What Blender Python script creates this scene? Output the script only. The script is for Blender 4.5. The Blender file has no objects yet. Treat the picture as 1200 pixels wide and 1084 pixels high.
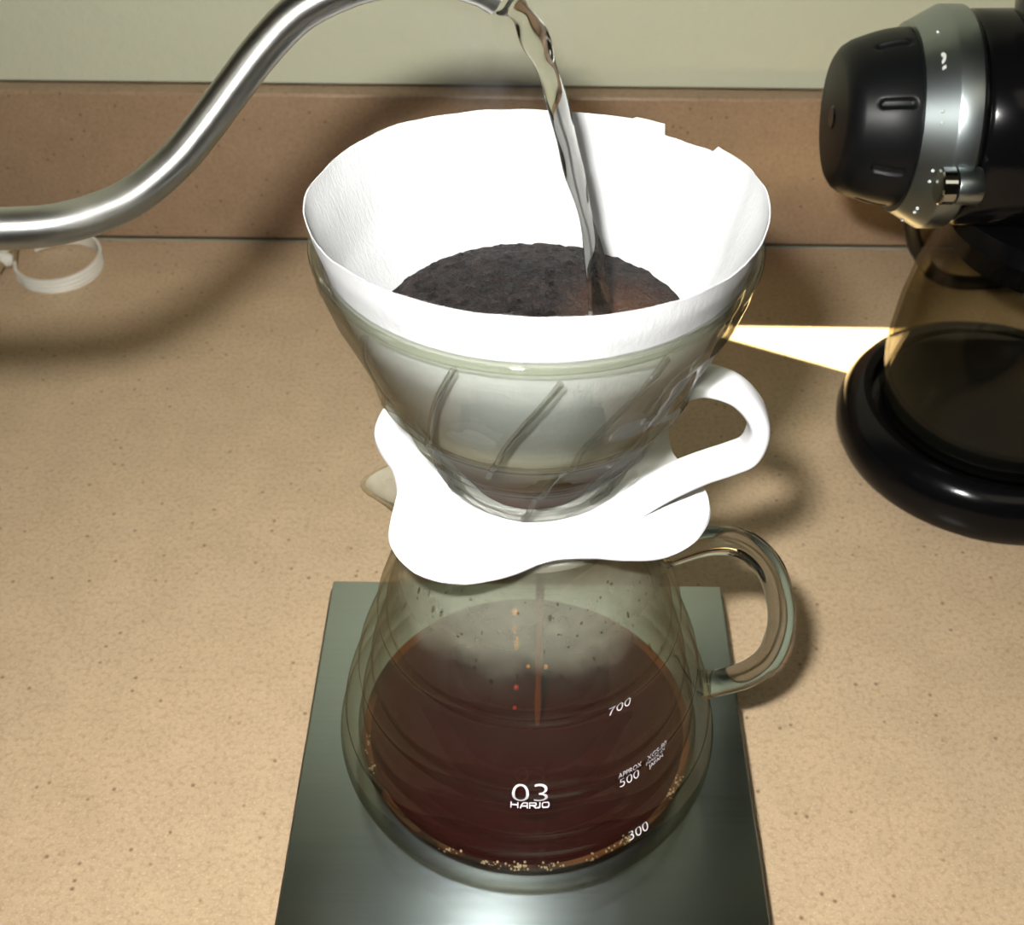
import bpy, bmesh, math, random
from mathutils import Vector, Matrix, noise
random.seed(7)
PI = math.pi
S = bpy.context.scene
COL = S.collection

# ------------------------------------------------------------------ camera, world, lights, exposure
CF, CP, CY, CR = 1449.8, 0.73389, -0.01311, 0.00497
CC = Vector((-0.00234, -0.27834, 0.41953))
fw = Vector((math.sin(CY)*math.cos(CP), math.cos(CY)*math.cos(CP), -math.sin(CP)))
rt = Vector((math.cos(CY), -math.sin(CY), 0)); up = rt.cross(fw)
rt, up = rt*math.cos(CR)+up*math.sin(CR), -rt*math.sin(CR)+up*math.cos(CR)
cam = bpy.data.cameras.new('camera'); camo = bpy.data.objects.new('camera', cam); COL.objects.link(camo)
M = Matrix((rt, up, -fw)).transposed().to_4x4(); M.translation = CC; camo.matrix_world = M
cam.sensor_width = 36; cam.sensor_fit = 'HORIZONTAL'; cam.lens = CF/1200*36; cam.clip_start = .01
cam.dof.use_dof = True; cam.dof.focus_distance = .36; cam.dof.aperture_fstop = 26
S.camera = camo
w = bpy.data.worlds.new('world'); S.world = w; w.use_nodes = True
w.node_tree.nodes['Background'].inputs[0].default_value = (.8, .9, 1, 1)
w.node_tree.nodes['Background'].inputs[1].default_value = .3

def lamp(name, kind, loc, target, energy, color, **kw):
    l = bpy.data.lights.new(name, kind); l.energy = energy; l.color = color
    for k, v in kw.items(): setattr(l, k, v)
    o = bpy.data.objects.new(name, l); COL.objects.link(o); o.location = loc
    o.rotation_euler = (Vector(target)-Vector(loc)).to_track_quat('-Z', 'Y').to_euler()
    return o
FLASH = CC - rt*.031 + up*.045
lamp('camera_flash', 'AREA', FLASH, Vector((.02, .12, .1)), 3.85, (1, .985, .96), shape='RECTANGLE', size=.024, size_y=.014)
lamp('ambient_fill_lamp', 'AREA', (.35, -.75, 1.44), (.1, .1, 0), 2.1, (1, .92, .72), shape='SQUARE', size=.8)  # added fill light that lifts the shadows; no fixture of the room
SUND = Vector((.42, .02, -.90)).normalized()
lamp('sun', 'SUN', (0, 0, 3), Vector((0, 0, 3))+SUND, 28, (1, .90, .60), angle=math.radians(.12))
vs = S.view_settings; vs.view_transform = 'Standard'; vs.look = 'None'; vs.gamma = 1; vs.exposure = 0.0
vs.use_curve_mapping = False
S.cycles.transparent_max_bounces = 48; S.cycles.max_bounces = 14; S.cycles.transmission_bounces = 12
S.cycles.glossy_bounces = 5; S.cycles.sample_clamp_indirect = 4

# ------------------------------------------------------------------ material helpers
def mat(name):
    m = bpy.data.materials.new(name); m.use_nodes = True; m.node_tree.nodes.clear()
    return m, m.node_tree.nodes, m.node_tree.links
def N(ns, t, **kw):
    n = ns.new(t)
    for k, v in kw.items():
        if k.startswith('i_'): n.inputs[k[2:].replace('_', ' ')].default_value = v
        else: setattr(n, k, v)
    return n
def principled(name, col, rough=.5, metal=0, spec=.5, coat=0):
    m, ns, ls = mat(name)
    b = N(ns, 'ShaderNodeBsdfPrincipled'); o = N(ns, 'ShaderNodeOutputMaterial'); ls.new(b.outputs[0], o.inputs[0])
    b.inputs['Base Color'].default_value = (*col, 1); b.inputs['Roughness'].default_value = rough
    b.inputs['Metallic'].default_value = metal; b.inputs['Specular IOR Level'].default_value = spec
    b.inputs['Coat Weight'].default_value = coat
    return m, ns, ls, b
def objcoord(ns): return N(ns, 'ShaderNodeTexCoord').outputs['Object']
def ramp(ns, ls, src, stops):
    r = N(ns, 'ShaderNodeValToRGB'); e = r.color_ramp.elements
    while len(e) < len(stops): e.new(.5)
    for i, (p, c) in enumerate(stops):
        e[i].position = p; e[i].color = (*c, 1) if isinstance(c, tuple) else (c, c, c, 1)
    ls.new(src, r.inputs[0]); return r.outputs[0]
def math_(ns, ls, op, a, b=None, c=None):
    n = N(ns, 'ShaderNodeMath', operation=op)
    for i, v in enumerate((a, b, c)):
        if v is None: continue
        if isinstance(v, (int, float)): n.inputs[i].default_value = v
        else: ls.new(v, n.inputs[i])
    return n.outputs[0]
def noise_(ns, ls, co, scale, detail=4, rough=.5, dist=0):
    n = N(ns, 'ShaderNodeTexNoise'); n.inputs['Scale'].default_value = scale; n.inputs['Detail'].default_value = detail
    n.inputs['Roughness'].default_value = rough; n.inputs['Distortion'].default_value = dist
    ls.new(co, n.inputs['Vector']); return n.outputs['Fac']
def mapping(ns, ls, co, sc):
    n = N(ns, 'ShaderNodeMapping'); n.inputs['Scale'].default_value = sc; ls.new(co, n.inputs[0]); return n.outputs[0]
def mixc(ns, ls, fac, a, b, mode='MIX'):
    n = N(ns, 'ShaderNodeMix', data_type='RGBA', blend_type=mode)
    for sock, v in ((n.inputs[0], fac), (n.inputs[6], a), (n.inputs[7], b)):
        if isinstance(v, (int, float)): sock.default_value = v
        elif isinstance(v, tuple): sock.default_value = (*v, 1)
        else: ls.new(v, sock)
    return n.outputs[2]
def bump(ns, ls, h, strength, dist, bs):
    n = N(ns, 'ShaderNodeBump'); n.inputs['Strength'].default_value = strength; n.inputs['Distance'].default_value = dist
    ls.new(h, n.inputs['Height']); ls.new(n.outputs[0], bs.inputs['Normal']); return n

def mat_solid_surface(name, base, dark):
    m, ns, ls, b = principled(name, base, .30, 0, .5)
    co = objcoord(ns)
    n1 = noise_(ns, ls, co, 45, 3); n2 = noise_(ns, ls, co, 420, 3, .6); n3 = noise_(ns, ls, co, 900, 2, .6)
    c = mixc(ns, ls, ramp(ns, ls, n1, [(.3, 0.), (.7, 1.)]), tuple(x*.93 for x in base), tuple(min(1, x*1.06) for x in base))
    c = mixc(ns, ls, ramp(ns, ls, n2, [(.46, 0.), (.72, .55)]), c, dark)
    c = mixc(ns, ls, ramp(ns, ls, n3, [(.55, 0.), (.75, .6)]), c, tuple(min(1, x*1.45) for x in base))
    v = N(ns, 'ShaderNodeTexVoronoi'); v.inputs['Scale'].default_value = 230; ls.new(co, v.inputs['Vector'])
    sep = N(ns, 'ShaderNodeSeparateColor'); ls.new(v.outputs['Color'], sep.inputs[0])
    pick = math_(ns, ls, 'GREATER_THAN', sep.outputs[0], .90)
    near = ramp(ns, ls, v.outputs['Distance'], [(.10, 1.), (.26, 0.)])
    sp = math_(ns, ls, 'MULTIPLY', math_(ns, ls, 'MULTIPLY', pick, near), .75)
    c = mixc(ns, ls, sp, c, tuple(x*.45 for x in dark))
    ls.new(c, b.inputs['Base Color'])
    bump(ns, ls, n2, .03, .0005, b)
    return m
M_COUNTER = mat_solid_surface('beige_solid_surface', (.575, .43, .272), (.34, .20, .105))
M_SPLASH = mat_solid_surface('beige_solid_surface_shaded', (.36, .245, .15), (.22, .13, .08))  # counter material again, with the backsplash's dimmer light put into the base colour
def mat_paint(name, col):
    m, ns, ls, b = principled(name, col, .6, 0, .3)
    n = noise_(ns, ls, objcoord(ns), 130, 4, .6); bump(ns, ls, n, .35, .002, b); return m
M_WALL = mat_paint('cream_wall_paint', (.62, .63, .46))
M_ROOM = principled('room_paint', (.26, .24, .17), .8)[0]
M_FLOOR = principled('floor_vinyl', (.16, .12, .08), .6)[0]
M_CAB = principled('cabinet_wood', (.22, .12, .06), .5)[0]
M_CAULK = principled('dark_joint', (.12, .08, .045), .8)[0]

def mat_steel(name, col, rough, sc, strength, aniso=0):
    m, ns, ls, b = principled(name, col, rough, 1)
    b.inputs['Anisotropic'].default_value = aniso
    tg = N(ns, 'ShaderNodeTangent', direction_type='UV_MAP', uv_map='uv'); ls.new(tg.outputs[0], b.inputs['Tangent'])
    co = mapping(ns, ls, objcoord(ns), sc)
    n = noise_(ns, ls, co, 60, 5, .7)
    ls.new(ramp(ns, ls, n, [(.25, tuple(c*.92 for c in col)), (.75, tuple(min(1, c*1.05) for c in col))]), b.inputs['Base Color'])
    rr = math_(ns, ls, 'MULTIPLY_ADD', n, .08, rough-.04); ls.new(rr, b.inputs['Roughness'])
    bump(ns, ls, n, strength, .0003, b); return m
M_PLATE = mat_steel('brushed_steel_platform', (.56, .65, .65), .25, (.25, 14, 1), .02, .82)
M_KETTLE = mat_steel('satin_steel', (.72, .72, .68), .39, (3, 3, 3), .005, .85)
M_RING = principled('satin_silver', (.33, .37, .37), .32, 1)[0]
M_CHROME = principled('chrome', (.66, .68, .66), .10, 1)[0]
M_BLACK = principled('gloss_black', (.003, .003, .0035), .16, 0, .22)[0]
M_KNOB = principled('satin_black', (.004, .0045, .005), .40, 0, .22)[0]
M_SCALEB = principled('black_scale_plastic', (.010, .012, .012), .45)[0]
M_PLASTIC = principled('white_plastic', (.80, .80, .81), .30, 0, .5)[0]
M_PRINT = principled('white_print', (.85, .84, .88), .5)[0]
M_DOT = principled('pale_marking', (.75, .76, .74), .4)[0]
M_BAND = principled('off_white_band', (.82, .79, .68), .45)[0]
M_TAN = principled('tan_cable', (.30, .22, .11), .6)[0]

def glassy(ns, ls, tint, edge, fpow, f0, f1, rough=0., bumpn=None):
    """clear wall: straight-through transmission + mirror reflection that grows towards grazing angles"""
    lw = N(ns, 'ShaderNodeLayerWeight'); lw.inputs[0].default_value = .5
    f = math_(ns, ls, 'POWER', lw.outputs['Facing'], fpow)
    t = N(ns, 'ShaderNodeBsdfTransparent'); ls.new(mixc(ns, ls, math_(ns, ls, 'POWER', lw.outputs['Facing'], fpow*.8), tint, edge), t.inputs[0])
    g = N(ns, 'ShaderNodeBsdfGlossy'); g.inputs['Roughness'].default_value = rough
    if bumpn is not None: ls.new(bumpn.outputs[0], g.inputs['Normal'])
    mx = N(ns, 'ShaderNodeMixShader'); ls.new(math_(ns, ls, 'MULTIPLY_ADD', f, f1-f0, f0), mx.inputs[0])
    ls.new(t.outputs[0], mx.inputs[1]); ls.new(g.outputs[0], mx.inputs[2]); return mx
def mat_glass(name, tint=(.97, .975, .96), edge=(.55, .56, .45), fpow=3.2, f0=.035, f1=.55, wav=0):
    m, ns, ls = mat(name); bn = None
    if wav:
        n = noise_(ns, ls, objcoord(ns), 60, 2, .5, .4)
        bn = N(ns, 'ShaderNodeBump'); bn.inputs['Strength'].default_value = wav; bn.inputs['Distance'].default_value = .004
        ls.new(n, bn.inputs['Height'])
    g = glassy(ns, ls, tint, edge, fpow, f0, f1, 0.02, bn)
    o = N(ns, 'ShaderNodeOutputMaterial'); ls.new(g.outputs[0], o.inputs[0]); return m
M_GLASS = mat_glass('clear_glass_wall', edge=(.60, .56, .43), fpow=2.6, f1=.42)
M_CONEGLASS = mat_glass('clear_cone_glass', tint=(.955, .965, .94), edge=(.90, .91, .86), fpow=3.4, f0=.04, f1=.85, wav=.08)
M_JARGLASS = mat_glass('grinder_jar_glass', tint=(.92, .91, .87), edge=(.62, .58, .45), fpow=2.5, f1=.35)
def mat_solidglass(name, ior, col):
    m, ns, ls = mat(name); g = N(ns, 'ShaderNodeBsdfGlass'); g.inputs['IOR'].default_value = ior
    g.inputs['Color'].default_value = (*col, 1); g.inputs['Roughness'].default_value = 0.0
    o = N(ns, 'ShaderNodeOutputMaterial'); ls.new(g.outputs[0], o.inputs[0]); return m
M_ROD = mat_solidglass('solid_glass_rod', 1.47, (.99, 1, .985))
M_WATER = mat_solidglass('water', 1.333, (.99, .99, .97))

ZP = 0.0272          # top of the scale platform; carafe heights count from here
def mat_fogged():
    m, ns, ls = mat('steamed_up_glass')
    co = objcoord(ns); sx = N(ns, 'ShaderNodeSeparateXYZ'); ls.new(co, sx.inputs[0])
    g = glassy(ns, ls, (.97, .97, .95), (.62, .56, .42), 2.6, .03, .40, .02)
    n1 = noise_(ns, ls, co, 28, 5, .6, .6); n2 = noise_(ns, ls, co, 150, 3, .5)
    hh = math_(ns, ls, 'ADD', sx.outputs[2], math_(ns, ls, 'MULTIPLY', math_(ns, ls, 'SUBTRACT', n1, .5), .022))
    dens = ramp(ns, ls, math_(ns, ls, 'DIVIDE', hh, .14), [(.05, .0), (.14, .02), (.60, .045), (.655, .08), (.725, .42), (1., .46)])
    d2 = math_(ns, ls, 'MULTIPLY', dens, ramp(ns, ls, n2, [(.3, .85), (.7, 1.08)]))
    d = N(ns, 'ShaderNodeBsdfDiffuse'); d.inputs[0].default_value = (.50, .50, .40, 1)
    tr = N(ns, 'ShaderNodeBsdfTranslucent'); tr.inputs[0].default_value = (.50, .50, .40, 1)
    mm = N(ns, 'ShaderNodeMixShader'); mm.inputs[0].default_value = .3; ls.new(d.outputs[0], mm.inputs[1]); ls.new(tr.outputs[0], mm.inputs[2])
    mx = N(ns, 'ShaderNodeMixShader'); ls.new(d2, mx.inputs[0]); ls.new(g.outputs[0], mx.inputs[1]); ls.new(mm.outputs[0], mx.inputs[2])
    o = N(ns, 'ShaderNodeOutputMaterial'); ls.new(mx.outputs[0], o.inputs[0]); return m
M_FOG = mat_fogged()
def mat_coffee():
    m, ns, ls = mat('black_coffee')
    g = glassy(ns, ls, (.80, .46, .30), (.7, .40, .22), 3, .02, .35, .03)
    d = N(ns, 'ShaderNodeBsdfDiffuse'); d.inputs[0].default_value = (.044, .0035, .0035, 1)
    mx = N(ns, 'ShaderNodeMixShader'); mx.inputs[0].default_value = .62; ls.new(g.outputs[0], mx.inputs[1]); ls.new(d.outputs[0], mx.inputs[2])
    v = N(ns, 'ShaderNodeVolumeAbsorption'); v.inputs[0].default_value = (.66, .16, .04, 1); v.inputs[1].default_value = 260
    o = N(ns, 'ShaderNodeOutputMaterial'); ls.new(mx.outputs[0], o.inputs[0]); ls.new(v.outputs[0], o.inputs[1]); return m
M_COFFEE = mat_coffee()
M_RIPPLE, _n, _l, _b = principled('amber_thin_coffee', (.16, .055, .012), .12)
_l.new(ramp(_n, _l, noise_(_n, _l, objcoord(_n), 45, 3), [(.38, (.02, .005, .003)), (.62, (.17, .055, .012))]), _b.inputs[0])
M_RED = principled('red_coffee_glint', (.30, .015, .008), .15)[0]
M_DRIP = principled('amber_coffee_drip', (.16, .035, .008), .12)[0]
M_AMBER = principled('amber_droplet', (.55, .22, .03), .1)[0]
def mat_paper():
    m, ns, ls, b = principled('filter_paper', (.64, .65, .655), .85, 0, .15)
    co = objcoord(ns); sx = N(ns, 'ShaderNodeSeparateXYZ'); ls.new(co, sx.inputs[0])
    n1 = noise_(ns, ls, co, 55, 4, .6, .5); n2 = noise_(ns, ls, mapping(ns, ls, co, (1, 1, .25)), 900, 4, .7)
    hh = math_(ns, ls, 'ADD', sx.outputs[2], math_(ns, ls, 'MULTIPLY', math_(ns, ls, 'SUBTRACT', n1, .5), .016))
    # real stain: paper soaked brown by the coffee inside, fading out just above the coffee line
    t = math_(ns, ls, 'DIVIDE', math_(ns, ls, 'SUBTRACT', hh, .165), .06)
    c = ramp(ns, ls, t, [(.0, (.34, .20, .17)), (.28, (.33, .19, .13)), (.50, (.42, .33, .17)), (.62, (.58, .55, .44)), (.78, (.63, .63, .59)), (.92, (.64, .65, .655))])
    ls.new(c, b.inputs['Base Color']); bump(ns, ls, n2, .45, .0006, b)
    tr = N(ns, 'ShaderNodeBsdfTranslucent'); ls.new(c, tr.inputs[0])
    mx = N(ns, 'ShaderNodeMixShader'); mx.inputs[0].default_value = .22
    o = [n for n in ns if n.type == 'OUTPUT_MATERIAL'][0]
    ls.new(b.outputs[0], mx.inputs[1]); ls.new(tr.outputs[0], mx.inputs[2]); ls.new(mx.outputs[0], o.inputs[0]); return m
M_PAPER = mat_paper()
def mat_grounds():
    m, ns, ls, b = principled('wet_coffee_grounds', (.03, .018, .012), .3, 0, .28)
    co = objcoord(ns)
    n1 = noise_(ns, ls, co, 90, 4, .65); n2 = noise_(ns, ls, co, 900, 4, .7); n3 = noise_(ns, ls, co, 320, 3, .6)
    c = ramp(ns, ls, n3, [(.34, (.0015, .0010, .0008)), (.52, (.007, .0040, .003)), (.74, (.030, .019, .014))])
    # tan crema where the water breaks up the bloom
    vd = N(ns, 'ShaderNodeVectorMath', operation='DISTANCE'); ls.new(co, vd.inputs[0]); vd.inputs[1].default_value = (.026, .004, .2195)
    d = math_(ns, ls, 'ADD', vd.outputs['Value'], math_(ns, ls, 'MULTIPLY', math_(ns, ls, 'SUBTRACT', n1, .5), .02))
    f = ramp(ns, ls, math_(ns, ls, 'DIVIDE', d, .03), [(.15, .62), (.75, 0.)])
    c = mixc(ns, ls, f, c, (.085, .038, .017))
    vr = N(ns, 'ShaderNodeVectorMath', operation='LENGTH'); mp = mapping(ns, ls, co, (1, 1, 0)); ls.new(mp, vr.inputs[0])
    e = ramp(ns, ls, math_(ns, ls, 'DIVIDE', vr.outputs['Value'], .05), [(.86, 0.), (.95, .35)])
    c = mixc(ns, ls, math_(ns, ls, 'MULTIPLY', e, ramp(ns, ls, n1, [(.4, .1), (.6, 1.)])), c, (.12, .10, .08))
    ls.new(c, b.inputs['Base Color']); ls.new(ramp(ns, ls, n3, [(.3, .16), (.7, .5)]), b.inputs['Roughness'])
    bump(ns, ls, n2, .9, .0012, b); return m
M_GROUNDS = mat_grounds()

# ------------------------------------------------------------------ mesh helpers
def obj(name, bm, material, parent=None, smooth=True, recalc=True):
    if recalc: bmesh.ops.recalc_face_normals(bm, faces=bm.faces)
    me = bpy.data.meshes.new(name); bm.to_mesh(me); bm.free()
    for mm in (material if isinstance(material, (list, tuple)) else [material]): me.materials.append(mm)
    if smooth:
        me.shade_smooth(); me.set_sharp_from_angle(angle=math.radians(38))
    o = bpy.data.objects.new(name, me); COL.objects.link(o)
    if parent: o.parent = parent; o.matrix_parent_inverse = Matrix.Translation(-parent.location)
    return o
def thing(name, label, cat, loc, group=None):
    o = bpy.data.objects.new(name, None); o.empty_display_size = .02; COL.objects.link(o); o.location = Vector(loc)
    return tag(o, label, cat, group)
def tag(o, label, cat, group=None):
    o['label'] = label; o['category'] = cat
    if group: o['group'] = group
    return o
def part(name, bm, material, par, **kw):
    """a mesh modelled in world coordinates, hung under its thing"""
    o = obj(name, bm, material, None, **kw)
    root = par
    off = Vector(par.location)
    q = par.parent
    while q: off = off + Vector(q.location); q = q.parent
    o.data.transform(Matrix.Translation(-off)) if off.length > 0 and not kw.get('keep') else None
    o.parent = root
    return o
def uv_fn(bm, fn):
    l = bm.loops.layers.uv.new('uv')
    for f in bm.faces:
        for lp in f.loops: lp[l].uv = fn(lp.vert.co)
    return bm
def struct(o): o['kind'] = 'structure'; return o
def box(bm, lo, hi, bev=0, seg=2):
    r = bmesh.ops.create_cube(bm, size=1)['verts']
    c = [(a+b)/2 for a, b in zip(lo, hi)]; s = [b-a for a, b in zip(lo, hi)]
    for v in r: v.co = Vector((v.co.x*s[0]+c[0], v.co.y*s[1]+c[1], v.co.z*s[2]+c[2]))
    if bev:
        es = list({e for v in r for e in v.link_edges})
        bmesh.ops.bevel(bm, geom=es, offset=bev, segments=seg, profile=.5, affect='EDGES')
    return bm
def lathe(prof, n=96, c=(0, 0, 0), axis='z', closed=False, bm=None, slots=None, fn=None):
    """prof: (radius, height) list"""
    bm = bm or bmesh.new(); rings = []
    for (r, h) in prof:
        if r < 1e-6: p = [(0, 0, h)]
        else: p = [(r*math.cos(2*PI*i/n), r*math.sin(2*PI*i/n), h) for i in range(n)]
        ring = []
        for q in p:
            if fn: q = fn(*q)
            if axis == 'x': q = (q[2], q[0], q[1])
            ring.append(bm.verts.new((q[0]+c[0], q[1]+c[1], q[2]+c[2])))
        rings.append(ring)
    m = len(rings)
    for k in range(m if closed else m-1):
        a, b = rings[k], rings[(k+1) % m]
        for i in range(n):
            j = (i+1) % n
            if len(a) == 1 and len(b) == 1: break
            if len(a) == 1: f = bm.faces.new((a[0], b[j], b[i]))
            elif len(b) == 1: f = bm.faces.new((a[i], a[j], b[0]))
            else: f = bm.faces.new((a[i], a[j], b[j], b[i]))
            if slots: f.material_index = slots[k]
    return bm
def catmull(pts, k=8):
    P = [Vector(p) for p in pts]; P = [P[0]*2-P[1]]+P+[P[-1]*2-P[-2]]; out = []
    for i in range(1, len(P)-2):
        for s in range(k):
            t = s/k; a, b, c, d = P[i-1:i+3]
            out.append(.5*((2*b)+(c-a)*t+(2*a-5*b+4*c-d)*t*t+(3*b-a-3*c+d)*t**3))
    out.append(P[-2]); return out
def tube(path, rad, n=16, bm=None, sec=None, upv=None, caps=True, uv=False):
    """rad(t) -> radius or (ru, rv); upv fixes the section's second axis"""
    bm = bm or bmesh.new(); rings = []; L = len(path); ul = bm.loops.layers.uv.new('uv') if uv else None
    for i, p in enumerate(path):
        t = (path[min(i+1, L-1)]-path[max(i-1, 0)]).normalized()
        v = upv or Vector((0, 1, 0))
        if i == 0 and upv is None:
            if abs(t.dot(v)) > .9: v = Vector((1, 0, 0))
            prev = v
        if upv is None: v = prev
        v = (v-t*v.dot(t)).normalized(); prev = v; u = v.cross(t)
        r = rad(i/(L-1)); r = r if isinstance(r, tuple) else (r, r); ru, rv = r[:2]
        tw = r[2] if len(r) == 3 else 0
        ring = []
        for k in range(n):
            a = 2*PI*k/n; e = sec or 1
            ca, sa = math.cos(a), math.sin(a)
            x = ru*math.copysign(abs(ca)**e, ca); y = rv*math.copysign(abs(sa)**e, sa)
            x, y = x*math.cos(tw)-y*math.sin(tw), x*math.sin(tw)+y*math.cos(tw)
            ring.append(bm.verts.new(p+u*x+v*y))
        rings.append(ring)
    for q, (a, b) in enumerate(zip(rings, rings[1:])):
        for i in range(n):
            f = bm.faces.new((a[i], a[(i+1) % n], b[(i+1) % n], b[i]))
            if uv:
                for lp, c in zip(f.loops, ((q, i), (q, i+1), (q+1, i+1), (q+1, i))): lp[ul].uv = (c[0]/L, c[1]/n)
    if caps:
        bm.faces.new(rings[0][::-1]); bm.faces.new(rings[-1])
    return bm
def interp(x, tab):
    if x <= tab[0][0]: return tab[0][1]
    for (a, b), (c, d) in zip(tab, tab[1:]):
        if x <= c: return b+(d-b)*(x-a)/(c-a)
    return tab[-1][1]

# ------------------------------------------------------------------ the room
YB = .393
ct = obj('countertop', box(bmesh.new(), (-1.6, -.24, -.04), (1.6, YB, 0), .002), M_COUNTER, smooth=False)
tag(ct, 'beige speckled solid-surface kitchen countertop', 'countertop')
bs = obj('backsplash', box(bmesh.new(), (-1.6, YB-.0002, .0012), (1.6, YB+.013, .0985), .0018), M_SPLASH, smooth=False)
tag(bs, 'shade-darkened beige speckled low backsplash strip along the wall', 'backsplash')
struct(obj('trim_1', box(bmesh.new(), (-1.6, YB+.0015, .0000), (1.6, YB+.012, .0012)), M_CAULK, smooth=False))
struct(obj('trim_2', box(bmesh.new(), (-1.6, YB+.0115, .0985), (1.6, YB+.0138, .0992)), M_CAULK, smooth=False))
struct(obj('wall_back', box(bmesh.new(), (-1.6, YB+.013, -.9), (1.6, YB+.10, 1.5)), M_WALL, smooth=False))
struct(obj('wall_front', box(bmesh.new(), (-1.6, -2.3, -.9), (1.6, -2.2, 1.5)), M_ROOM, smooth=False))
struct(obj('wall_left', box(bmesh.new(), (-1.7, -2.3, -.9), (-1.6, YB+.1, 1.5)), M_ROOM, smooth=False))
struct(obj('wall_right', box(bmesh.new(), (1.6, -2.3, -.9), (1.7, YB+.1, 1.5)), M_ROOM, smooth=False))
struct(obj('floor', box(bmesh.new(), (-1.7, -2.3, -1.0), (1.7, YB+.1, -.9)), M_FLOOR, smooth=False))
# ceiling slab with an added opening shaped to cast the sun wedge
def ceiling():
    bm = bmesh.new(); k = 1.5/(-SUND.z); o = Vector((-SUND.x*k, -SUND.y*k))
    tri = [(.084, .3070), (.30, .3060), (.30, .2540), (.196, .2540)]
    tri = [(x+o.x, y+o.y) for x, y in tri]
    out = [(-1.7, YB+.1), (1.7, YB+.1), (1.7, -2.3), (-1.7, -2.3)]
    for z in (1.5, 1.506):
        A = [bm.verts.new((x, y, z)) for x, y in out]; B = [bm.verts.new((x, y, z)) for x, y in tri]
        for f in ((A[0], A[1], B[1], B[0]), (A[1], A[2], B[2], B[1]), (A[2], A[3], B[3], B[2]), (A[3], A[0], B[0], B[3])): bm.faces.new(f)
    return bm
struct(obj('ceiling', ceiling(), M_ROOM, smooth=False))
cab = thing('base_cabinet', 'brown wooden base cabinet under the beige countertop', 'cabinet', (0, .08, -.9))
part('body', box(bmesh.new(), (-1.58, -.20, -.9), (1.58, YB, -.041)), M_CAB, cab, smooth=False)
for i in range(4):
    x = -1.56+i*.785
    d = part('door', box(bmesh.new(), (x, -.222, -.80), (x+.76, -.2005, -.06), .004), M_CAB, cab, smooth=False)

# ------------------------------------------------------------------ kitchen scale
sc = thing('kitchen_scale', 'flat kitchen scale with brushed steel top under the glass carafe', 'scale', (0, -.03, 0))
part('body', box(bmesh.new(), (-.0846, -.165, .004), (.0835, .0803, .0255), .003), M_SCALEB, sc)
part('platform', uv_fn(box(bmesh.new(), (-.0832, -.125, .0256), (.0822, .0795, ZP), .0006), lambda c: (c.y*4, c.x*4+c.z)), M_PLATE, sc)
part('display_panel', box(bmesh.new(), (-.06, -.158, .0256), (.06, -.130, .0262), .0003), M_BLACK, sc)
for sx in (-.065, .064):
    for sy in (-.145, .06): part('foot', lathe([(0, 0), (.008, 0), (.008, .0042), (0, .0042)], 24, (sx, sy, 0)), M_KNOB, sc)

# ------------------------------------------------------------------ glass carafe
PR = [(0, .0590), (.0025, .0632), (.0065, .0665), (.0115, .0683), (.0165, .0686), (.0225, .0672), (.0275, .0652), (.0310, .0657), (.0400, .0632),
      (.0490, .0593), (.0545, .0592), (.0620, .0568), (.0700, .0537), (.0765, .0509), (.0815, .0509), (.0900, .0482), (.1000, .0449), (.1080, .0425),
      (.1160, .0390), (.1220, .0372), (.1280, .0370), (.1325, .0378), (.1352, .0386)]
PRs = catmull([(r, h, 0) for h, r in PR], 4); PRf = [(p.y, p.x) for p in PRs]           # (h, r)
def rout(h): return interp(h, PRf)
def wall_t(h): return interp(h, [(0, .0075), (.012, .0066), (.03, .0060), (.045, .0050), (.06, .0040), (.09, .0026), (.135, .0018)])
def lipfn(x, y, z):
    h = z; a = math.degrees(math.atan2(y, x)) % 360; d = a-186
    if h > .118 and abs(d) < 60:
        k = (h-.118)/.017; w_ = math.exp(-(d/13)**2)
        r = math.hypot(x, y); s = (r+.0135*w_*k)/r; return (x*s, y*s, z+.0012*w_*k)
    return (x, y, z)
outer = [(0, .0045), (.050, .0030), (.056, .0006)]+[(r, h) for h, r in PRf]
inner = [(r-wall_t(h), max(h, .0062)) for h, r in PRf if h > .0045][::-1]+[(.0585, .0062), (.0500, .0064), (0, .0075)]
slots = [0]*len(outer)+[1]*(len(inner)-1)
car = thing('glass_carafe', 'round clear glass coffee carafe with loop handle on the steel scale', 'carafe', (0, 0, ZP))
def up_z(bm): bmesh.ops.translate(bm, verts=bm.verts, vec=(0, 0, ZP)); return bm
body = part('body', up_z(lathe(outer+inner, 160, slots=slots, fn=lipfn)), [M_GLASS, M_FOG], car)
ch = [(.0400, 0, .1265), (.0453, 0, .1305), (.057, 0, .1358), (.068, 0, .1348), (.0777, 0, .1247), (.0838, 0, .1094), (.0864, 0, .0942), (.085, 0, .0791), (.0794, 0, .0694), (.0709, 0, .0643), (.0625, 0, .0617)]
part('handle', tube(catmull(ch, 8), lambda t: .0048+.0011*max(0, 1-t*14)+.0009*max(0, 1-(1-t)*12), 24), M_ROD, car)

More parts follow.
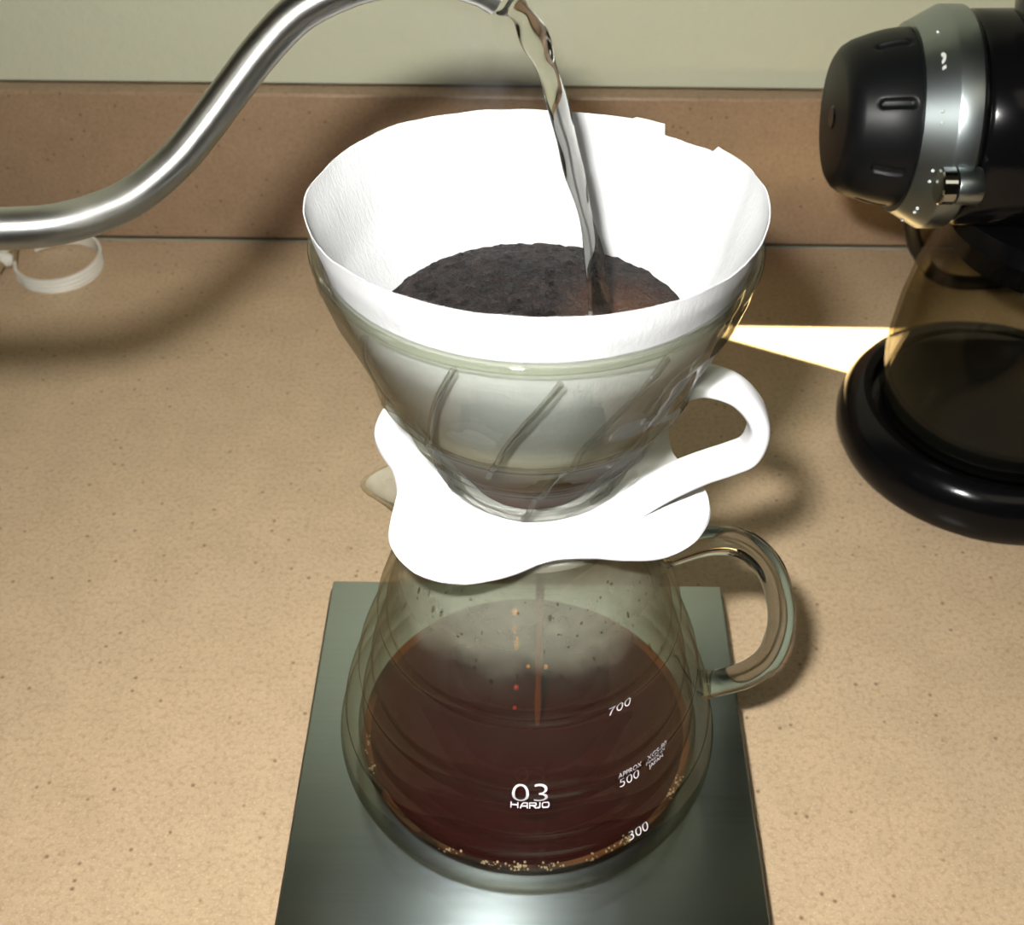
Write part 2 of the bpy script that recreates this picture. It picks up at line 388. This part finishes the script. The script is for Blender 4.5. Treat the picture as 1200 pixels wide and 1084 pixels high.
def wrap_text(bm, a0, h0, width, height, slant=0):
    """lay a flat mesh (any units) onto the carafe wall: centre azimuth a0 (deg), height h0"""
    xs = [v.co.x for v in bm.verts]; ys = [v.co.y for v in bm.verts]
    x0, x1, y0, y1 = min(xs), max(xs), min(ys), max(ys)
    for v in bm.verts:
        u = ((v.co.x-x0)/(x1-x0)-.5)*width; q = ((v.co.y-y0)/(y1-y0)-.5)*height
        h = h0+q*.93; r = rout(h)+.00025+v.co.z
        a = math.radians(a0)+(u+slant*q)/rout(h0)
        v.co = Vector((r*math.cos(a), r*math.sin(a), h+ZP))
    return bm
def text_bm(s, off=0.0):
    cu = bpy.data.curves.new('t', 'FONT'); cu.body = s; cu.resolution_u = 6; cu.offset = off
    o = bpy.data.objects.new('t', cu); COL.objects.link(o)
    dg = bpy.context.evaluated_depsgraph_get(); me = bpy.data.meshes.new_from_object(o.evaluated_get(dg))
    bm = bmesh.new(); bm.from_mesh(me); bpy.data.objects.remove(o); bpy.data.curves.remove(cu); bpy.data.meshes.remove(me)
    bmesh.ops.dissolve_limit(bm, angle_limit=.001, verts=bm.verts, edges=bm.edges)
    bmesh.ops.triangulate(bm, faces=bm.faces)
    for _ in range(2):
        es = [e for e in bm.edges if e.calc_length() > .12]
        bmesh.ops.subdivide_edges(bm, edges=es, cuts=1)
        bmesh.ops.triangulate(bm, faces=bm.faces)
    return bm
def stroke(bm, pts, w_):
    P = [Vector((x, y, 0)) for x, y in pts]; closed = (P[0]-P[-1]).length < 1e-6
    if closed: P = P[:-1]
    n = len(P); L = []; Rr = []
    for i in range(n):
        a = P[i-1] if (i > 0 or closed) else None; c = P[(i+1) % n] if (i < n-1 or closed) else None
        d1 = (P[i]-a).normalized() if a is not None else None; d2 = (c-P[i]).normalized() if c is not None else None
        d1 = d1 or d2; d2 = d2 or d1
        t = (d1+d2).normalized(); nn = Vector((-t.y, t.x, 0)); k = w_/2/max(.35, nn.dot(Vector((-d1.y, d1.x, 0))))
        L.append(bm.verts.new(P[i]+nn*k)); Rr.append(bm.verts.new(P[i]-nn*k))
    for i in range(n if closed else n-1):
        j = (i+1) % n; bm.faces.new((L[i], L[j], Rr[j], Rr[i]))
def logo_bm():
    bm = bmesh.new(); w_ = .22; x = 0
    for p in ([(0, 0), (0, 1)], [(1.15, 0), (1.15, 1)], [(0, .5), (1.15, .5)]): stroke(bm, p, w_)
    x = 1.55
    for p in ([(0, 0), (.25, .55), (.5, .86), (.75, .89), (1.2, .89), (1.2, 0)], [(.22, .36), (1.2, .36)]): stroke(bm, [(a+x, b) for a, b in p], w_)
    x = 3.15
    for p in ([(0, 0), (0, .89), (.95, .89), (1.1, .78), (1.1, .55), (.95, .44), (.0, .44)], [(.55, .44), (1.15, .02)]): stroke(bm, [(a+x, b) for a, b in p], w_)
    x = 4.45
    stroke(bm, [(x-.05, .11), (x+.28, .11), (x+.42, .22), (x+.45, 1.0)], w_)
    x = 5.3
    stroke(bm, [(x+a, b) for a, b in [(0, .3), (.15, .11), (.95, .11), (1.12, .3), (1.12, .7), (.97, .89), (.17, .89), (0, .7), (0, .3)]], w_)
    bmesh.ops.subdivide_edges(bm, edges=bm.edges[:], cuts=2); return bm
for nm, bm, a, h, W, H, sl, lb in (
        ('printed_size_number', text_bm('03', -.014), -89.1, .0545, .0113, .0086, 0, 'white printed 03'),
        ('printed_logo', logo_bm(), -89.0, .0487, .0124, .0028, 0, 'white printed HARIO lettering'),
        ('printed_volume_mark', text_bm('700', -.01), -55.9, .0777, .0086, .0040, 0, 'white printed 700'),
        ('printed_volume_mark', text_bm('500', -.01), -56.2, .0494, .0078, .0037, 0, 'white printed 500'),
        ('printed_volume_mark', text_bm('300', -.01), -55.4, .0262, .0080, .0038, 0, 'white printed 300'),
        ('printed_lettering', text_bm('APPROX', 0), -56.2, .0537, .0092, .0026, 0, 'small white printed APPROX'),
        ('printed_lettering', text_bm('XGS-80', 0), -44.8, .0538, .0094, .0026, 0, 'small white printed XGS-80'),
        ('printed_lettering', text_bm('MADE IN', 0), -44.9, .0508, .0090, .0019, 0, 'tiny white printed MADE IN'),
        ('printed_lettering', text_bm('JAPAN', 0), -45.0, .0484, .0068, .0019, 0, 'tiny white printed JAPAN')):
    p = part(nm, wrap_text(bm, a, h, W, H, sl), M_PRINT, car, smooth=False, recalc=False); p['label'] = lb

# brewed coffee
LV = .0100
cprof = [(0, .0078)]+[(.030, .0078), (.050, .0072), (.0560, .0073)]
cprof += [(rout(h)-wall_t(h)-.0004, h) for h in (.0085, .0097)]
rl = rout(LV)-wall_t(LV)-.0004
cprof += [(rl, LV+.0006), (rl-.0012, LV), (rl-.004, LV-.0003), (rl*.5, LV-.0003), (0, LV-.0003)]
cof = thing('brewed_coffee', 'dark reddish-brown brewed coffee in the bottom of the glass carafe', 'coffee', (0, 0, ZP+.0078))
part('liquid', up_z(lathe(cprof, 128)), M_COFFEE, cof)
bb = bmesh.new()
for a0, k in ((-101, 26), (-92, 40), (-82, 26), (-68, 12), (-62, 10), (-54, 34), (-116, 14), (-30, 22), (-24, 18), (-160, 18), (-170, 20)):
    for i in range(k):
        a = math.radians(a0+random.gauss(0, 1.7)); h = LV+abs(random.gauss(0, .0007)); r = rout(h)-wall_t(h)-.0008-abs(random.gauss(0, .0012))
        bmesh.ops.create_icosphere(bb, subdivisions=1, radius=random.uniform(.00018, .00055), matrix=Matrix.Translation((r*math.cos(a), r*math.sin(a), h+ZP)))
M_BUB = principled('bubble_film', (.62, .52, .34), .12, 0, .8)[0]
bub = part('bubbles', bb, M_BUB, cof); bub['kind'] = 'stuff'
st = [(.0034, 0, .1665), (.0032, .0, .14), (.0036, 0, .11), (.0038, 0, .0855), (.0039, 0, .060), (.0040, 0, ZP+LV+.0002)]
part('falling_stream', tube(catmull(st, 6), lambda t: .0017-.0004*t+.0002*math.sin(t*30), 12), M_DRIP, cof)
for (x, y, z, r, s) in ((-.0045, -.01, .1115, .0013, 1), (-.0047, -.01, .1030, .0008, 3.0), (-.0040, -.006, .0905, .0011, 3.2), (-.0040, -.004, .0640, .0010, 1.2), (-.0045, -.004, .0520, .0008, 1), (.0000, -.012, .086, .0007, 1), (.0060, -.013, .0870, .0008, 1.4)):
    b_ = bmesh.new(); bmesh.ops.create_icosphere(b_, subdivisions=3, radius=r)
    for v in b_.verts: v.co = Vector((v.co.x+x, v.co.y+y, v.co.z*s+z))
    part('droplet_glint', b_, M_AMBER if z > .07 else M_RED, cof)  # amber ones are drops; low red ones are glints painted as beads
t_ = lathe([(rl-.0026, ZP+LV-.0002), (rl-.0010, ZP+LV+.0001), (rl-.0001, ZP+LV+.0009), (rl-.0001, ZP+LV+.0012), (rl-.0013, ZP+LV+.0004), (rl-.0026, ZP+LV)], 128, closed=True)
p = part('coffee_edge', t_, M_RIPPLE, cof); p['label'] = 'thin amber rim of coffee against the glass'
# condensation running down the inside of the glass
dr = bmesh.new()
for i in range(150):
    a = math.radians(random.uniform(-165, -15)); h = random.choice((random.uniform(.055, .125), random.uniform(.085, .120)))
    r = rout(h)-wall_t(h)-.0001; s = random.uniform(.0002, .0006); L_ = random.choice((1, 1, 1.3, 2.6))
    mtx = Matrix.Translation((r*math.cos(a), r*math.sin(a), h+ZP)) @ Matrix.Rotation(a, 4, 'Z') @ Matrix.Rotation(-.42, 4, 'Y') @ Matrix.Diagonal((.5, 1, L_, 1))
    bmesh.ops.create_icosphere(dr, subdivisions=2, radius=s, matrix=mtx)
M_DROP = mat_glass('water_drop', tint=(.86, .85, .80), edge=(.25, .22, .16), fpow=1.8, f0=.08, f1=.6)
cd = part('condensation', dr, M_DROP, car); cd['kind'] = 'stuff'; cd['label'] = 'small water drops clinging inside the glass'

# ------------------------------------------------------------------ pour-over dripper
dp = thing('coffee_dripper', 'ribbed clear glass cone dripper on a white wavy plastic base with hooked handle', 'dripper', (0, 0, .1632))
T = [(141, .0535), (148, .0556), (155, .0545), (164, .0515), (172, .047), (181, .0425), (193, .0414), (202, .0438), (210, .0476), (216.5, .051), (225, .053), (233, .0538),
     (240, .0528), (248, .0504), (255, .047), (263, .0433), (273, .039), (284, .0378), (298, .0408), (308, .0464), (316, .0514), (323, .0542), (330, .0556), (339, .0558), (346, .0545),
     (354, .0515), (369, .045), (382, .0465), (393, .0518), (400, .0545), (410, .0555), (420, .053), (435, .045), (450, .0405), (465, .043), (478, .049), (490, .053), (501, .0535)]
def Rb(a):
    a = math.degrees(a) % 360
    if a < 141: a += 360
    xs = T
    for i in range(len(xs)-1):
        if xs[i][0] <= a <= xs[i+1][0]:
            p0 = xs[i-1][1] if i > 0 else xs[-2][1]; p3 = xs[i+2][1] if i+2 < len(xs) else xs[1][1]
            b, c = xs[i][1], xs[i+1][1]; t = (a-xs[i][0])/(xs[i+1][0]-xs[i][0])
            return .5*(2*b+(c-p0)*t+(2*p0-5*b+4*c-p3)*t*t+(3*b-p0-3*c+p3)*t**3)
def base_bm():
    bm = bmesh.new(); n = 240; rings = []
    sec = [(.008, .1632), (.0335, .1632), (.0335, .1632), (-.0012, .1636), (-.0003, .1642), (0, .1651), (-.0004, .1660), (-.0014, .1664), (.6, .1668), (.026, .1672), (.0225, .1665), (.008, .1660)]
    for s, z in sec:
        ring = []
        for i in range(n):
            a = 2*PI*i/n; R_ = Rb(a)
            r = R_+s if s <= 0 else (R_*s+.01 if s == .6 else s)
            ring.append(bm.verts.new((r*math.cos(a), r*math.sin(a), z)))
        rings.append(ring)
    for k in range(len(rings)):
        if k == 1: continue
        A, B = rings[k], rings[(k+1) % len(rings)]
        for i in range(n):
            j = (i+1) % n; bm.faces.new((A[i], A[j], B[j], B[i]))
    bmesh.ops.bridge_loops
    A, B = rings[1], rings[2]
    bmesh.ops.remove_doubles(bm, verts=A+B, dist=1e-7)
    return bm
part('base', base_bm(), M_PLASTIC, dp)
part('locating_ring', lathe([(.0340, .1633), (.0340, .1560), (.0325, .1560), (.0325, .1633)], 96, closed=True), M_PLASTIC, dp)
hk = [(.0400, -.0080, .2043), (.0425, -.008, .2060), (.0479, -.008, .2072), (.0563, -.008, .2040), (.0624, -.008, .197), (.0646, -.008, .1898), (.0630, -.008, .182), (.0577, -.0085, .1788), (.0493, -.010, .1762), (.0411, -.012, .1730), (.0345, -.0135, .1692), (.0290, -.015, .1655)]
hkp = catmull(hk, 8)
def hkr(t):
    e = 1-math.exp(-((t)/.035)**1.0*2.2) if t < .2 else 1
    return (.0031*max(.35, e)*(1-.25*max(0, (t-.8)/.2)), .0060*max(.45, e)*(1+.2*max(0, (t-.72)/.28)))
part('handle', tube(hkp, hkr, 28, sec=.72, upv=Vector((0, 1, 0))), M_PLASTIC, dp)
# glass cone: three soft steps like a beehive
def rc(z):
    b = interp(z, [(.1655, .0226), (.168, .0248), (.1713, .0272), (.184, .0322), (.1939, .0378), (.2121, .0458), (.2225, .0502), (.2345, .0552), (.2420, .0574), (.2478, .0583)])
    for z0, w_, k in ((.1750, .0024, .0012), (.1890, .0030, .0016), (.2060, .0036, .0020)):
        b += k*math.exp(-((z-z0)/w_)**2)
    return b
zs = [.1670+i*(.2478-.1670)/90 for i in range(91)]
co_ = [(rc(z), z) for z in zs]; ci = [(rc(z)-.0019, z) for z in zs][::-1]
cone = part('cone', lathe(co_+[(rc(.2478)-.0002, .2485), (rc(.2478)-.0016, .2485)]+ci, 192, closed=True), M_CONEGLASS, dp)
M_RIB = mat_glass('glass_rib', tint=(.97, .97, .95), edge=(.84, .84, .77), fpow=2.4, f0=.06, f1=.95)
M_RIM = mat_glass('glass_rim_bead', tint=(.96, .97, .92), edge=(.95, .96, .88), fpow=2.4, f0=.06, f1=.8)
rimb = [(rc(.2478)-.0008+.0015*math.cos(a), .2486+.0015*math.sin(a)) for a in [2*PI*i/14 for i in range(14)]]
p = part('rim', lathe(rimb, 160, closed=True), M_RIM, cone)
for k in range(14):                                          # spiral ribs moulded on the inside of the cone
    a0 = 2*PI*k/14+.12; long_ = k % 2 == 0
    pts = []
    for i in range(40):
        t = i/39; z = (.1685 if long_ else .196)+t*((.2455 if long_ else .2440)-(.1685 if long_ else .196))
        a = a0+(z-.167)*8.5; r = rc(z)-.0006
        pts.append(Vector((r*math.cos(a), r*math.sin(a), z)))
    part('rib', tube(pts, lambda t: (.0011, .00085), 10, upv=Vector((0, 0, 1))), M_RIB, cone)

# ------------------------------------------------------------------ paper filter, grounds
def rp(z): return interp(z, [(.1640, .0175), (.168, .0195), (.184, .0290), (.1939, .0345), (.2121, .0430), (.2225, .0474), (.2345, .0521), (.2478, .0553), (.256, .0578), (.266, .0597)])
NT = math.radians(45)
def ztop(a):
    z = .2595+.0016*math.sin(a*3+1)*.4-.0046*math.sin(a)*.9
    d = math.degrees((a) % (2*PI))
    if 32 < d < 52: z -= .0022*min(1, (52-d)/1.0)*min(1, (d-32)/2.)
    if 52 <= d < 62: z += .0006
    return z+.0004*noise.noise(Vector((math.cos(a)*6, math.sin(a)*6, 0)))
def paper_bm():
    bm = bmesh.new(); n = 360; m = 44; th = .00035; rings = []
    def ring(k, inn):
        out = []
        for i in range(n):
            a = 2*PI*i/n; zt = ztop(a); t = k/m; z = .168+(zt-.168)*t
            r = rp(z)
            r += .00045*noise.noise(Vector((math.cos(a)*3.5, math.sin(a)*3.5, z*60)))*.9*t
            # pleat and overlap seam on the right, fading towards the tip
            for ac, wd, am in ((51, 1.6, .0011), (33, 1.2, .0009), (14, 3.0, .0008)):
                d = (math.degrees(a)-ac+180) % 360-180+(1-t)*14
                r += am*t*(math.tanh(d/wd)-math.tanh((d-16)/9))*.5
            r += .0005*t*t*math.exp(-((math.degrees(a)-182)/12)**2)
            if inn: r -= th
            out.append(bm.verts.new((r*math.cos(a), r*math.sin(a), z)))
        return out
    seq = [ring(k, False) for k in range(m+1)]+[ring(k, True) for k in range(m, -1, -1)]
    for A, B in zip(seq, seq[1:]):
        for i in range(n):
            j = (i+1) % n; bm.faces.new((A[i], A[j], B[j], B[i]))
    bm.faces.new(seq[0][::-1]); bm.faces.new(seq[-1])
    return bm
pf = obj('paper_filter', paper_bm(), M_PAPER); tag(pf, 'white cone paper filter standing above the rim of the glass dripper', 'paper filter')
def grounds_bm():
    bm = bmesh.new(); n = 300; m = 90; rings = []; Rg = .0448
    for k in range(1, m+1):
        ring = []; t = k/m
        for i in range(n):
            a = 2*PI*i/n; r = Rg*t*(1+.006*noise.noise(Vector((math.cos(a)*9, math.sin(a)*9, 3)))); x, y = r*math.cos(a), r*math.sin(a)
            z = .2198-.0022*t**4
            f = noise.fractal(Vector((x*260, y*260, 0)), .6, 2.1, 5)
            z += .00055*f+.0012*noise.noise(Vector((x*45, y*45, 5)))*(1-t*.4)
            z -= .0016*math.exp(-((x-.0185)**2+(y-.001)**2)/.0045**2)
            ring.append(bm.verts.new((x, y, z)))
        rings.append(ring)
    c = bm.verts.new((0, 0, .2198))
    for i in range(n): bm.faces.new((c, rings[0][i], rings[0][(i+1) % n]))
    for A, B in zip(rings, rings[1:]):
        for i in range(n): bm.faces.new((A[i], B[i], B[(i+1) % n], A[(i+1) % n]))
    # underside follows the cone
    low = []
    for z, f in ((.214, 1), (.200, 1), (.185, 1), (.172, 1)):
        low.append([bm.verts.new(((rp(z)-.0015)*math.cos(2*PI*i/n), (rp(z)-.0015)*math.sin(2*PI*i/n), z)) for i in range(n)])
    q = [rings[-1]]+low
    for A, B in zip(q, q[1:]):
        for i in range(n): bm.faces.new((A[i], B[i], B[(i+1) % n], A[(i+1) % n]))
    bm.faces.new(low[-1][::-1]); return bm
g = obj('coffee_grounds', grounds_bm(), M_GROUNDS); tag(g, 'bed of wet dark coffee grounds inside the white paper filter', 'coffee grounds'); g['kind'] = 'stuff'

# ------------------------------------------------------------------ gooseneck kettle and the water
KX, KY = -.214, -.054
kt = thing('gooseneck_kettle', 'stainless steel kettle with a long curved spout pouring from upper left', 'kettle', (KX, KY, .250))
sp = [(-.1600, -.0490, .2860), (-.1450, -.0480, .2800), (-.1350, -.0460, .2768), (-.1284, -.0425, .2742), (-.1208, -.0380, .2715), (-.112, -.032, .2689), (-.1062, -.0210, .2652), (-.0995, -.009, .2635), (-.0914, .0022, .2667), (-.0843, .0090, .2729), (-.0761, .014, .2818), (-.0682, .0172, .2903), (-.0589, .0186, .2986), (-.048, .0192, .3041), (-.0376, .0199, .3068), (-.0253, .0208, .3074), (-.0151, .0214, .3048), (-.0100, .0218, .3020)]
part('spout', tube(catmull(sp, 8), lambda t: .0048+.0014*(max(0, 1-t*7)), 40, uv=True), M_KETTLE, kt)
kb = bmesh.new()
lathe([(0, 0), (.060, 0), (.066, .004), (.068, .012), (.066, .030), (.060, .045), (.053, .056), (.050, .064), (.047, .070), (.040, .072), (0, .072)], 96, bm=kb)
tilt = Matrix.Translation((KX, KY, .282)) @ Matrix.Rotation(math.radians(14), 4, 'Y')
bmesh.ops.transform(kb, matrix=tilt, verts=kb.verts); part('body', uv_fn(kb, lambda c: (c.z*5, math.atan2(c.y-KY, c.x-KX))), M_KETTLE, kt)
kl = lathe([(.041, .0722), (.041, .076), (.030, .082), (.006, .086), (0, .086)], 72); kn_ = lathe([(0, .086), (.006, .086), (.009, .090), (.009, .096), (.0, .098)], 40)
bmesh.ops.transform(kl, matrix=tilt, verts=kl.verts); bmesh.ops.transform(kn_, matrix=tilt, verts=kn_.verts)
lid = part('lid', uv_fn(kl, lambda c: (c.x*5, c.y*5)), M_KETTLE, kt)
part('lid_knob', kn_, M_KNOB, lid)
kh = tube(catmull([(-.048, 0, .066), (-.072, 0, .080), (-.100, 0, .080), (-.112, 0, .060), (-.108, 0, .035), (-.096, 0, .014)], 8), lambda t: (.006, .010), 20, sec=.7, upv=Vector((0, 1, 0)))
bmesh.ops.transform(kh, matrix=tilt, verts=kh.verts); part('handle', kh, M_KNOB, kt)
ws = [(-.0116, .0216, .3032), (-.0093, .0218, .3015), (-.0060, .0194, .3004), (-.0022, .0167, .2957), (.0018, .0141, .2875), (.0054, .0115, .2771), (.0088, .0089, .2644), (.0123, .0062, .2526), (.0157, .0036, .2390), (.0182, .001, .2205)]
def wr(t):
    b = .0040-.0016*min(1, t*1.5)+.0004*math.sin(t*21)+(.0009*max(0, t-.93)/.07)
    return (b*(1+.22*math.sin(t*26)), b*(1-.22*math.sin(t*26+.5)), t*5.0)
wt = obj('water_stream', tube(catmull(ws, 14), wr, 24), M_WATER); tag(wt, 'clear twisting stream of water falling from spout into the grounds', 'water')

# ------------------------------------------------------------------ coffee grinder
GX, GY = .235, .206
gr = thing('coffee_grinder', 'glossy black coffee grinder with silver ring and glass jar by the wall', 'grinder', (GX, GY, 0))
part('base', lathe([(0, .0), (.070, .0), (.0740, .0012), (.0765, .006), (.0772, .012), (.0755, .020), (.0715, .0265), (.0665, .0290), (.0625, .0280), (.0612, .0240), (.0606, .0205), (0, .0205)], 128, (GX, GY, 0)), M_BLACK, gr)
js = [(0, .0210), (.052, .0210), (.0572, .0235), (.0590, .030), (.0600, .045), (.0602, .060), (.0590, .078), (.0560, .098), (.0520, .115), (.0488, .126), (.0480, .1300)]
jar = part('glass_jar', lathe(js+[(r-.0022, h+.0020) if h < .022 else (r-.0022, h) for r, h in js[::-1]][:-1]+[(0, .0232)], 128, (GX, GY, 0)), M_JARGLASS, gr)
part('jar_cap', lathe([(.0, .1185), (.0452, .1185), (.0452, .1296), (.0490, .1306), (.0490, .1400), (.040, .142), (0, .142)], 96, (GX, GY, 0)), M_BLACK, gr)
part('rubber_mat', lathe([(0, .0234), (.0545, .0234), (.0560, .0245), (.0560, .0300), (.0540, .0315), (0, .0315)], 96, (GX, GY, 0)), M_KNOB, gr)
AX = (0, GY, .180)
part('housing', lathe([(0, .171), (.0425, .171), (.0432, .1725), (.0432, .1745), (.0420, .1760), (.0436, .178), (.0440, .20), (.0440, .31), (.040, .325), (0, .33)], 128, AX, 'x'), M_BLACK, gr)
ringp = part('dial_ring', lathe([(.034, .1520), (.0385, .1520), (.0446, .1630), (.0452, .1640), (.0452, .1722), (.0440, .1735), (.034, .1735)], 160, AX, 'x', closed=True), M_RING, gr)
def rot_x(phi, r, x): return Vector((x, GY-r*math.sin(phi), .180+r*math.cos(phi)))
for deg in (12, 60, 66, 92, 99, 122, 127, 150):
    b_ = bmesh.new(); c = rot_x(math.radians(deg), .0418, .1574)
    bmesh.ops.create_uvsphere(b_, u_segments=10, v_segments=6, radius=.0007, matrix=Matrix.Translation(c)); part('tick_mark', b_, M_DOT, ringp)
tb = text_bm('5', .03)
for v in tb.verts:
    u, q = (v.co.x-.3)*.0100, (v.co.y-.35)*.0100
    ph = math.radians(33)+q/.0418; k = u*.48
    v.co = rot_x(ph, .0418+u*.86+.0002, .1577+k-.0002)
dg = part('dial_number', tb, M_DOT, ringp, smooth=False, recalc=False)
kp = [(0, .1250), (.0235, .1250), (.0262, .1256), (.0290, .1275), (.0310, .1305)]
kp += [(.0310+.0052*math.sin(t/24*PI/2), .1305+.0215*t/24) for t in range(1, 25)]+[(.0362, .1535), (.0350, .1545), (0, .1545)]
def dimple(x, y, z):
    r = math.hypot(x, y)
    if r > .030 and .134 < z < .1505:
        a = (math.atan2(y, x)+PI+math.radians(13)) % (PI/4)-PI/8
        u = max(0, abs(z-.1425)-.0048)/.0018; v_ = a*r/.0018; d = math.hypot(u, v_)
        k = 1/(1+math.exp((d-1)*9)); s = (r-.0013*k)/r; return (x*s, y*s, z)
    return (x, y, z)
knb = part('knob', lathe(kp, 320, AX, 'x', fn=dimple), M_KNOB, gr)
part('knob_cap', lathe([(0, .1243), (.0040, .1243), (.0050, .1251), (0, .1251)], 40, AX, 'x'), M_BLACK, knb)
ts = rot_x(math.radians(96), .0475, 0)
lug = part('lug', lathe([(0, .1655), (.0072, .1655), (.0074, .1662), (.0074, .1745), (.0070, .1752), (0, .1752)], 48, (0, ts.y, ts.z), 'x'), M_RING, gr)
part('thumb_screw', lathe([(0, .1590), (.0068, .1590), (.0074, .1596), (.0074, .1645), (.0068, .1650), (.003, .1650), (.003, .1656), (0, .1656)], 48, (0, ts.y, ts.z), 'x'), M_CHROME, lug)
part('collar', lathe([(0, .215), (.047, .215), (.049, .224), (.046, .232), (.040, .236), (.040, .252), (0, .252)], 96, (GX+.005, GY, 0)), M_BLACK, gr)
hop = [(.036, .2525), (.040, .262), (.056, .300), (.060, .330), (.058, .350)]
part('hopper', lathe(hop+[(r-.002, h) for r, h in hop[::-1]], 96, (GX+.005, GY, 0), closed=True), M_JARGLASS, gr)
part('hopper_lid', lathe([(0, .3505), (.061, .3505), (.061, .356), (.050, .362), (0, .364)], 96, (GX+.005, GY, 0)), M_BLACK, gr)
pc = [(.250, .248, .165), (.225, .285, .142), (.200, .300, .128), (.192, .302, .112), (.205, .318, .075), (.222, .335, .035), (.250, .345, .0075), (.31, .35, .006), (.45, .35, .006)]
part('power_cord', tube(catmull(pc, 10), lambda t: .0042, 14), M_KNOB, gr)

# ------------------------------------------------------------------ white strap loop by the backsplash
wl = thing('looped_cord', 'off-white ribbed flat cord looped by backsplash under the steel spout', 'cord', (-.287, .358, 0))
cx, cy, rr = -.2872, .3585, .0250
pts = [Vector((cx+rr*math.cos(math.radians(a)), cy+rr*1.05*math.sin(math.radians(a)), .0050+.0012*math.sin(math.radians(a)*.5))) for a in range(-168, 150, 6)]
def band(pts, hw, ht, n=3):
    bm = bmesh.new(); rings = []
    for i, p in enumerate(pts):
        t = (pts[min(i+1, len(pts)-1)]-pts[max(i-1, 0)]); t.z = 0; t.normalize(); nn = Vector((t.y, -t.x, 0)); ring = []
        prof = [(-1, -1)]+[(1+(.25 if k % 2 else -.1), -1+2*(k+.5)/8) for k in range(8)]+[(1, 1)]+[(-1, 1)]
        prof = [(-1, -1), (1, -1)]+[((1.2 if k % 2 else .5), -1+2*(k+.5)/7) for k in range(7)]+[(1, 1), (-1, 1)]
        for u, v in prof: ring.append(bm.verts.new(p+nn*u*ht+Vector((0, 0, v*hw))))
        rings.append(ring)
    for A, B in zip(rings, rings[1:]):
        for i in range(len(A)): bm.faces.new((A[i], A[(i+1) % len(A)], B[(i+1) % len(B)], B[i]))
    bm.faces.new(rings[0]); bm.faces.new(rings[-1][::-1]); return bm
part('loop', band(pts, .0045, .0009), M_BAND, wl)
kn = bmesh.new()
for (x, y, z, r) in ((-.3200, .3580, .0060, .0052), (-.3235, .3640, .0110, .0050), (-.3180, .3640, .0125, .0036)):
    bmesh.ops.create_icosphere(kn, subdivisions=3, radius=r, matrix=Matrix.Translation((x, y, z)) @ Matrix.Diagonal((1.3, .8, .9, 1)))
part('knot', kn, M_BAND, wl)
part('wrap', tube(catmull([(-.3130, .3540, .0040), (-.3120, .3570, .0100), (-.3125, .3650, .0150), (-.3150, .3720, .0120)], 6), lambda t: (.0012, .0030), 12), M_TAN, wl)
part('cord_end', tube(catmull([(-.3210, .3600, .0060), (-.3230, .3480, .0035), (-.3300, .3300, .0030), (-.345, .305, .003)], 8), lambda t: .0028, 12), M_TAN, wl)

# ------------------------------------------------------------------ thin steam over the back of the filter
m, ns, ls = mat('steam_vapour')
co = objcoord(ns); n = noise_(ns, ls, mapping(ns, ls, co, (1, 1, .45)), 95, 3, .6, .8)
ln = N(ns, 'ShaderNodeVectorMath', operation='LENGTH'); ls.new(mapping(ns, ls, co, (1/.026, 1/.014, 1/.030)), ln.inputs[0])
fall = ramp(ns, ls, ln.outputs['Value'], [(.2, 1.), (1., 0.)])
v = N(ns, 'ShaderNodeVolumeScatter'); v.inputs['Anisotropy'].default_value = .2
ls.new(math_(ns, ls, 'MULTIPLY', math_(ns, ls, 'MULTIPLY', fall, ramp(ns, ls, n, [(.42, 0.), (.62, 1.)])), 18.), v.inputs['Density'])
o = N(ns, 'ShaderNodeOutputMaterial'); ls.new(v.outputs[0], o.inputs[1])
b_ = bmesh.new(); bmesh.ops.create_icosphere(b_, subdivisions=3, radius=1)
for q in b_.verts: q.co = Vector((q.co.x*.026, q.co.y*.014, q.co.z*.030))
stm = obj('steam', b_, m); stm.location = (-.010, .036, .284)
tag(stm, 'faint wisp of steam rising behind the white paper filter', 'steam'); stm['kind'] = 'stuff'
